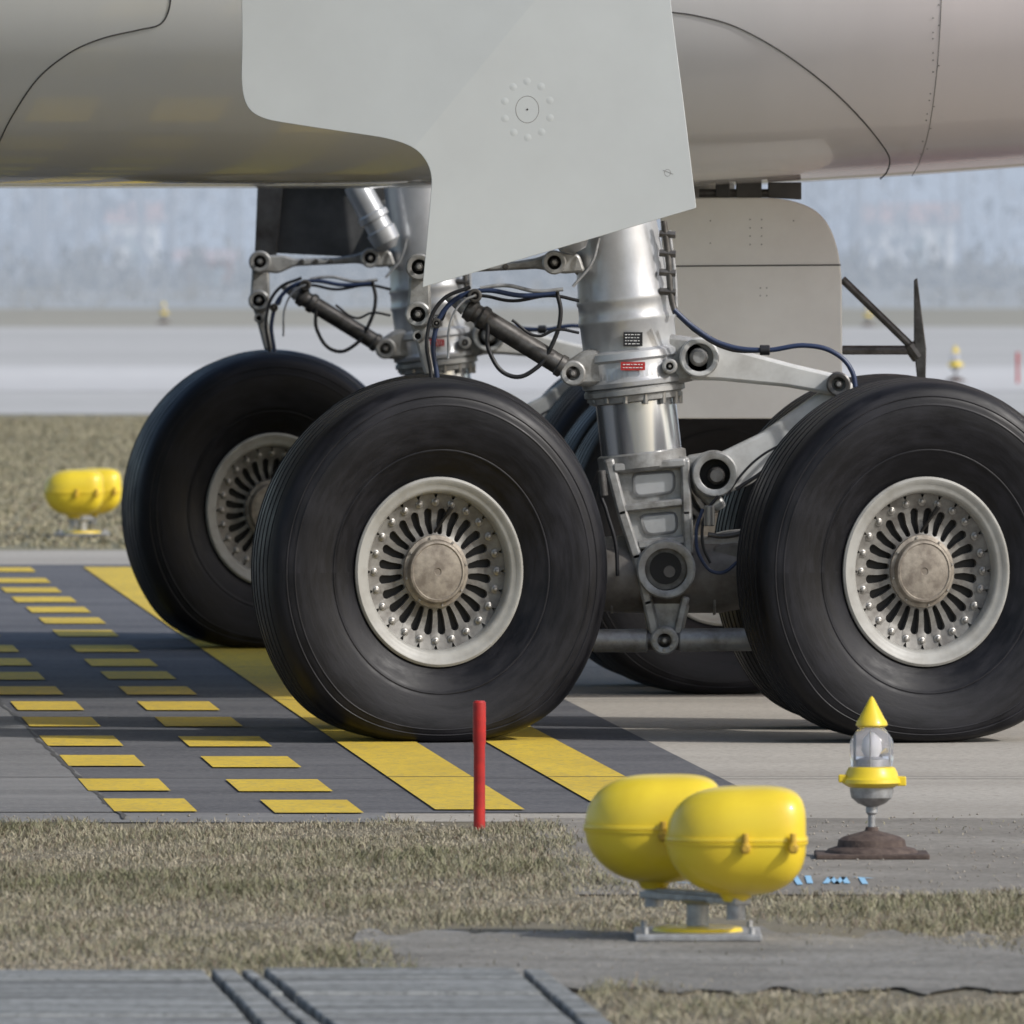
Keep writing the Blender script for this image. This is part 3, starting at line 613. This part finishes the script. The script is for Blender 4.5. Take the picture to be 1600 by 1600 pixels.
# ---------------------------------------------------------------- grass blades
def grass(name,n,xr,dr_,mask,hmin,hmax,wid,seed,var=1.0,tint=(1,1,1)):
    rg=np.random.default_rng(seed)
    x=rg.uniform(xr[0],xr[1],n); d=rg.uniform(dr_[0],dr_[1],n)
    px=800+x*F/d; py=HOR+F*HC/d
    nz=np.sin(x*5.1+d*1.3)+np.sin(x*11.7-d*3.1+1.2)+0.7*np.sin(x*23+d*7.7)+rg.normal(0,0.6,n)
    keep=mask(px+nz*14,py+nz*5); x=x[keep];d=d[keep];nz=nz[keep];n=len(x)
    cl=np.sin(x*3.3+d*2.1+np.sin(x*1.9))+np.sin(x*7.9-d*4.7)+np.sin(x*1.7-d*1.1+2)
    hgt=rg.uniform(hmin,hmax,n)*(0.85+0.2*cl*var)*(rg.uniform(0.5,1.35,n))
    az=rg.uniform(0,2*math.pi,n); lean=rg.uniform(0.3,1.8,n)
    wd=wid*rg.uniform(0.6,1.4,n); wa=rg.uniform(0,math.pi,n)
    y=d-D0
    V=np.zeros((n,5,3))
    wx=np.cos(wa)*wd/2; wy=np.sin(wa)*wd/2
    V[:,0]=np.stack([x-wx,y-wy,np.full(n,0.0)],1); V[:,1]=np.stack([x+wx,y+wy,np.full(n,0.0)],1)
    mxx=x+np.cos(az)*hgt*lean*0.35; myy=y+np.sin(az)*hgt*lean*0.35
    V[:,2]=np.stack([mxx+wx*0.8,myy+wy*0.8,hgt*0.6],1); V[:,3]=np.stack([mxx-wx*0.8,myy-wy*0.8,hgt*0.6],1)
    V[:,4]=np.stack([x+np.cos(az)*hgt*lean,y+np.sin(az)*hgt*lean,hgt*(1-0.25*lean)],1)
    idx=np.arange(n)[:,None]*5
    quads=(idx+np.array([0,1,2,3])); tris=(idx+np.array([3,2,4]))
    me=bpy.data.meshes.new(name)
    me.vertices.add(n*5); me.vertices.foreach_set('co',V.reshape(-1))
    loops=np.concatenate([quads.reshape(-1),tris.reshape(-1)]).astype(np.int32)
    me.loops.add(len(loops)); me.loops.foreach_set('vertex_index',loops)
    me.polygons.add(2*n); ls=np.concatenate([np.arange(n)*4,4*n+np.arange(n)*3]).astype(np.int32)
    me.polygons.foreach_set('loop_start',ls); me.update(calc_edges=True)
    at=me.color_attributes.new('Col','FLOAT_COLOR','POINT')
    t=np.clip(0.38+0.16*cl*var+rg.normal(0,0.2*var,n),0,1)[:,None]
    straw=np.array([0.40,0.355,0.265]); green=np.array([0.175,0.18,0.095]); brown=np.array([0.20,0.155,0.115])
    c=straw*(1-t)+green*t; u=(rg.uniform(0,1,n)<0.15*var)[:,None]; c=np.where(u,brown,c); c*=rg.uniform(1-0.25*var,1+0.2*var,n)[:,None]*np.array(tint)
    C=np.ones((n,5,4)); C[:,:,:3]=c[:,None,:]; at.data.foreach_set('color',C.reshape(-1))
    m,nt,b=new_mat('grass_blades'); a=nt.nodes.new('ShaderNodeAttribute'); a.attribute_name='Col'
    nt.links.new(a.outputs['Color'],b.inputs['Base Color']); b.inputs['Roughness'].default_value=0.7; b.inputs['Specular IOR Level'].default_value=0.2
    me.materials.append(m); o=bpy.data.objects.new(name,me); scene.collection.objects.link(o); return o
def gm(px,py):
    b1=np.interp(py,[1286,1340,1380,1398],[860,905,965,1010])
    a=(py>1288)&(py<1398)&(px<b1)
    a|=(py>=1396)&(py<np.interp(px,[600,1150,1300,1600,1900],[1452,1440,1450,1500,1505]))
    a|=(py>=1440)&(py<1530)&(px<np.interp(py,[1440,1480,1530],[640,600,640]))
    a|=(py>1552)&(px>930)
    return a
grass('grass',400000,(-3.1,3.4),(31.2,43.1),gm,0.018,0.042,0.0030,3)
def gm2(px,py):
    return (py>1283)&(py<1560)&~((px>880)&(py<1385)&(py>1300)&(np.abs(px-1370)<130))
grass('grass_tufts',9000,(-3.1,3.4),(33.5,43.2),gm2,0.008,0.025,0.004,9)
def gm3(px,py): return (py>652)&(py<859)
grass('distant_grass',130000,(-6.2,0.6),(81,141),gm3,0.02,0.045,0.014,12,var=0.4,tint=(1.0,0.99,0.97))
# ---------------------------------------------------------------- guard lights
def capsule(parent,c,w,dp,hu,hl,rot=0,nm='lamp'):
    nu,nv=64,40;v=[];f=[]
    R=Matrix.Rotation(rot,3,'Z')
    def outline(q,k=1.0):
        cq,sq=math.cos(q),math.sin(q); nn=4.5 if cq>0 else 2.3
        return math.copysign(abs(cq)**(2/nn),cq)*w*k, math.copysign(abs(sq)**(2/nn),sq)*dp*k
    for j in range(nv+1):
        ph=-math.pi/2+math.pi*j/nv; up=ph>=0
        for i in range(nu):
            q=2*math.pi*i/nu; X,Y=outline(q); cq=math.cos(q)
            t=(cq+1)/2; n=(2.35+2.4*t*t) if up else (2.05+0.55*t)
            e=2/n; Z=math.copysign(abs(math.sin(ph))**e,math.sin(ph))*(hu if up else hl); Rr=abs(math.cos(ph))**e
            v.append(R@Vector((X*Rr,Y*Rr,Z))+c)
    for j in range(nv):
        for i in range(nu): f.append((j*nu+i,j*nu+(i+1)%nu,(j+1)*nu+(i+1)%nu,(j+1)*nu+i))
    mesh(nm+'_housing',v,f,M['yel'],parent,ang=80)
    vv=[];ff=[]
    P=((0.98,-0.011),(1.02,-0.010),(1.028,-0.002),(1.008,-0.0008),(1.008,0.0008),(1.028,0.002),(1.02,0.010),(0.98,0.011))
    for (k,z) in P:
        for i in range(nu):
            X,Y=outline(2*math.pi*i/nu,k); vv.append(R@Vector((X,Y,z))+c)
    for j in range(len(P)-1):
        for i in range(nu): ff.append((j*nu+i,j*nu+(i+1)%nu,(j+1)*nu+(i+1)%nu,(j+1)*nu+i))
    mesh(nm+'_seam_flange',vv,ff,M['yel'],parent,ang=30)
    for sx,sy in ((0.12,1.03),(0.80,0.99)):
        p=R@Vector((w*sx,-dp*sy,0))+c
        rod(nm+'_latch',p+Vector((0,-0.006,0.024)),p+Vector((0,-0.006,-0.030)),0.009,M['yeld'],parent,12)
        lathe(nm+'_latch_knob',p+Vector((0,0,-0.016)),p+Vector((0,-0.026,-0.016)),[(0,0.009),(0.5,0.015),(1,0.009)],M['yeld'],parent,14)
    lathe(nm+'_neck',c+Vector((0,0,-hl+0.016)),c+Vector((0,0,-hl-0.016)),[(0,0.065),(0.4,0.046),(1,0.034)],M['yel'],parent,24)
    lathe(nm+'_post',c+Vector((0,0,-hl-0.01)),c+Vector((0,0,-hl-0.065)),[(0,0.026),(1,0.026)],M['galv'],parent,20)
def box(nm,c,sx,sy,sz,m,parent,rot=0,bev=0.004):
    v=[];R=Matrix.Rotation(rot,3,'Z')
    for X in(-1,1):
        for Y in(-1,1):
            for Z in(-1,1): v.append(R@Vector((X*sx/2,Y*sy/2,Z*sz/2))+Vector(c))
    return mesh(nm,v,[(0,1,3,2),(4,6,7,5),(0,4,5,1),(2,3,7,6),(0,2,6,4),(1,5,7,3)],m,parent,smooth=False,bevel=bev)
def guard(name,base,offs,rot=0.0):
    e=empty(name,base)
    box('base_plate',(0,0,0.022),0.345,0.42,0.018,M['galv'],e)
    lathe('base_disc',(0,0,0.03),(0,0,0.045),[(0,0.125),(0.7,0.12),(1,0.09)],M['yel'],e,32)
    for sx in (-1,1):
        for sy in (-1,1): rod('anchor_bolt',(sx*0.145,sy*0.17,0.03),(sx*0.145,sy*0.17,0.05),0.010,M['galv'],e,6)
    lathe('stem',(0,0,0.03),(0,0,0.115),[(0,0.05),(0.2,0.03),(0.85,0.03),(1,0.05)],M['galv'],e,20)
    (ax_,ay,az),(bx,by,bz)=offs
    mid=((ax_+bx)/2,(ay+by)/2,0.118); dx,dy=bx-ax_,by-ay
    box('crossbar',mid,math.hypot(dx,dy)+0.07,0.055,0.02,M['galv'],e,math.atan2(dy,dx))
    box('crossbar_flange',(mid[0],mid[1],mid[2]+0.014),math.hypot(dx,dy)+0.05,0.03,0.012,M['galv'],e,math.atan2(dy,dx))
    capsule(e,Vector((ax_,ay,az)),0.190,0.16,0.146,0.152,rot,'lamp_a')
    capsule(e,Vector((bx,by,bz)),0.190,0.16,0.146,0.152,rot,'lamp_b')
    return e
gb=G(1090,1472)
def rel(px,py,dy): 
    p=W(px,py,gb.y+dy); return (p.x-gb.x,dy,p.z)
guard('runway_guard_light',gb,(rel(1022,1293,0.22),rel(1150,1312,-0.12)))
guard('runway_guard_light.001',G(128,840),((-0.045,-0.22,0.295),(0.055,0.3,0.295)))
# ---------------------------------------------------------------- taxiway edge lights
mg,ntg,bg=new_mat('lamp_glass'); bg.inputs['Base Color'].default_value=(0.92,0.92,0.97,1); bg.inputs['Roughness'].default_value=0.05; bg.inputs['Transmission Weight'].default_value=0.88; bg.inputs['IOR'].default_value=1.3
M['glass']=mg
def edge_light(name,base):
    e=empty(name,base); k=1/506.0
    def Lz(nm,prof,m,n=36):
        p=[((1345-y)*k,r_*k) for r_,y in prof]; zt=p[0][0]; zb_=p[-1][0]
        return lathe(nm,(0,0,zt),(0,0,zb_),[((zt-z)/(zt-zb_),rr_) for z,rr_ in p],m,e,n)
    Lz('cone_cap',[(1,1094),(3,1096),(20,1128),(24,1134),(25,1139),(21,1142)],M['yel'])
    Lz('glass',[(19,1142),(22,1146),(31,1158),(34,1166),(34.5,1190),(32,1203),(28,1206)],M['glass'])
    Lz('lamp_bulb',[(3,1154),(11,1164),(13,1178),(8,1188),(8,1204)],M['white'],20)
    Lz('reflector',[(5,1186),(20,1192),(22,1204)],M['galv'])
    for q in (0.4,2.5,4.6):
        c_,s_=math.cos(q)*22*k,math.sin(q)*22*k; rod('cage_wire',(c_,s_,(1345-1146)*k),(c_,s_,(1345-1204)*k),0.0028,M['galv'],e,8)
    Lz('ring',[(30,1203),(36,1205),(40,1212),(42,1219),(46,1223),(47,1229),(43,1232),(36,1236)],M['yel'])
    box('clip',(46*k,-0.02,(1345-1226)*k),0.03,0.02,0.03,M['yel'],e); box('clip',(-46*k,-0.02,(1345-1222)*k),0.025,0.02,0.025,M['yel'],e)
    Lz('bowl',[(34,1235),(34,1242),(32,1252),(22,1261),(10,1266),(7,1268)],M['galv'])
    Lz('collar',[(8,1262),(9,1266),(9,1276),(6,1279)],M['galv'],16)
    Lz('stem',[(5.5,1270),(5.5,1306)],M['galv'],16)
    Lz('foot',[(9,1298),(11,1304),(30,1309),(44,1313),(52,1318),(54,1328),(68,1332),(72,1336),(74,1345)],M['rust'])
    box('footing',(0,0,0.006),0.35,0.30,0.016,M['rust'],e)
    return e
edge_light('taxiway_edge_light',G(1362,1344,0.01))
edge_light('taxiway_edge_light.001',G(1493,598)); edge_light('taxiway_edge_light.002',G(256,506)); edge_light('taxiway_edge_light.003',G(1356,510))
def stake(name,base,h):
    e=empty(name,base)
    lathe('post',(0,0,0),(0,0,h),[(0,0.019),(0.66,0.0185),(0.68,0.021),(0.985,0.021),(1,0.016)],M['red'],e,20)
stake('marker_stake',G(749,1300),0.425)
stake('marker_stake.001',G(1590,600),0.42)
# ---------------------------------------------------------------- distance (materials emit the haze)
tm=mat('hazy_woodland',(0.05,0.05,0.055),0.95,col2=(0.07,0.068,0.068),nscale=0.25,stretch=(1,0.1,0.4),haze_glow=(0.335,0.385,0.46),spec=0)
hm=mat('hazy_hill',(0.07,0.075,0.09),1.0,col2=(0.045,0.05,0.06),nscale=0.03,stretch=(1,0.1,0.9),thr=(0.3,0.7),detail=4,haze_glow=(0.395,0.455,0.54),spec=0)
bmt=mat('hazy_brush',(0.11,0.105,0.10),0.95,col2=(0.14,0.13,0.115),nscale=0.5,haze_glow=(0.21,0.235,0.265),spec=0)
def tree_mass(name,d0,d1,xw,n,h0,h1,m,seed,leaf=40,ls=(0.008,0.02)):
    rg=random.Random(seed); v=[];f=[]
    for t in range(n):
        x=rg.uniform(-xw,xw);d_=rg.uniform(d0,d1);y=d_-D0;hh=rg.uniform(h0,h1);rr_=hh*0.012*rg.uniform(.5,1.3)
        b0=len(v)
        for k_,(zz,q) in enumerate(((0,1.3),(hh*0.5,0.8),(hh,0.15))):
            jx=rg.uniform(-.2,.2)*k_
            for i in range(5): v.append((x+jx+rr_*q*math.cos(i*1.2566),y+rr_*q*math.sin(i*1.2566),zz))
        for k_ in range(2):
            for i in range(5): f.append((b0+k_*5+i,b0+k_*5+(i+1)%5,b0+(k_+1)*5+(i+1)%5,b0+(k_+1)*5+i))
        for q in range(leaf):
            zz=hh*rg.uniform(0.08,1.0)**1.2; w=hh*0.25*math.sin(min(1,(1.05-zz/hh)*1.6)*math.pi/2)+0.2
            a=rg.uniform(0,6.28); R_=w*rg.uniform(0.1,1); c=Vector((x+R_*math.cos(a),y+R_*math.sin(a),zz))
            s_=hh*rg.uniform(*ls); b1=len(v)
            for _ in range(3): v.append(tuple(c+Vector((rg.gauss(0,1),rg.gauss(0,1),rg.gauss(0,1.8)))*s_))
            f.append((b1,b1+1,b1+2))
            if q%4==0:
                b1=len(v); v.extend([(x,y,zz*0.8),(x,y,zz*0.8+rr_*0.6),tuple(c)]); f.append((b1,b1+1,b1+2))
    return mesh(name,v,f,m,None,smooth=False)
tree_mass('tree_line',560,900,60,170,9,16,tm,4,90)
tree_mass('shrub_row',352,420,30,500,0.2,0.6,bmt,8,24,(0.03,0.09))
tree_mass('hedge',470,520,34,420,0.8,1.7,mat('hazy_hedge',(0.08,0.08,0.08),0.95,haze_glow=(0.26,0.295,0.345),spec=0),18,30,(0.03,0.09))
hv=[];hf=[];nx,ny=80,14
for j in range(ny):
    for i in range(nx):
        X=-900+1800*i/(nx-1); Y=900+900*j/(ny-1)
        z=((j/(ny-1))**0.8)*110*(0.85+0.3*noise.noise(Vector((X*0.004,Y*0.003,0))))+ (5*noise.noise(Vector((X*0.03,Y*0.01,3))) if j else -1)
        hv.append((X,Y,z))
for j in range(ny-1):
    for i in range(nx-1): hf.append((j*nx+i,j*nx+i+1,(j+1)*nx+i+1,(j+1)*nx+i))
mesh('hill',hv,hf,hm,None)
hw=mat('house_wall',(0.20,0.20,0.20),0.9,haze_glow=(0.35,0.39,0.45)); hr=mat('house_roof',(0.12,0.09,0.09),0.9,haze_glow=(0.32,0.345,0.40)); hwin=mat('house_window',(0.06,0.07,0.08),0.4,haze_glow=(0.33,0.38,0.44))  # walls, roofs and windows emit a little, painted mist and not lit rooms
def house(name,x,d_,w,h_,dep,wall,roof):
    e=empty(name,(x,d_-D0,0))
    box('walls',(0,0,h_/2),w,dep,h_,wall,e,bev=0)
    a,b_=w/2+0.4,dep/2+0.4; rh=h_*0.45
    mesh('roof',[(-a,-b_,h_),(a,-b_,h_),(a,b_,h_),(-a,b_,h_),(-a,0,h_+rh),(a,0,h_+rh)],[(0,1,5,4),(2,3,4,5),(0,4,3),(1,2,5)],roof,e,smooth=False)
    for i in range(4): box('window',(-w/2+w*(i+0.5)/4,-dep/2-0.02,h_*0.6),w*0.1,0.06,h_*0.25,hwin,e,bev=0)
    box('door',(0.1*w,-dep/2-0.02,min(1.0,h_*.35)),0.9,0.06,min(2.0,h_*.68),hwin,e,bev=0)
house('house',(-475/F)*540,540,2.0,1.0,4,mat('brick_wall',(0.12,0.08,0.075),0.9,haze_glow=(0.26,0.265,0.30)),hr)
house('house.001',(-590/F)*880,880,3.2,3.0,6,hw,hr)
house('house.002',(620/F)*900,900,6,3.0,6,hw,hr)
# ---------------------------------------------------------------- light, sky, camera
el=math.radians(36); sd=Vector((0.866*math.cos(el),-0.5*math.cos(el),math.sin(el)))
sun=bpy.data.lights.new('sun','SUN'); sun.energy=3.0; sun.angle=math.radians(1.5); sun.color=(1.0,0.98,0.95)
so=bpy.data.objects.new('sun',sun); scene.collection.objects.link(so); so.rotation_euler=sd.to_track_quat('Z','Y').to_euler()
w=bpy.data.worlds.new('World'); scene.world=w; w.use_nodes=True; nt=w.node_tree
sk=nt.nodes.new('ShaderNodeTexSky'); sk.sky_type='NISHITA'; sk.sun_disc=False; sk.sun_elevation=el; sk.sun_rotation=math.atan2(sd.x,sd.y); sk.dust_density=2.2; sk.air_density=1.0
nt.links.new(sk.outputs[0],nt.nodes['Background'].inputs['Color']); nt.nodes['Background'].inputs['Strength'].default_value=0.15
cam=bpy.data.cameras.new('camera'); co=bpy.data.objects.new('camera',cam); scene.collection.objects.link(co); scene.camera=co
co.location=(0,-D0,HC); co.rotation_euler=(math.pi/2,0,0)
cam.sensor_width=36; cam.lens=36*F/1600; cam.shift_y=-(800-HOR)/1600; cam.clip_start=1; cam.clip_end=9000
cam.dof.use_dof=True; cam.dof.focus_distance=46.5; cam.dof.aperture_fstop=12
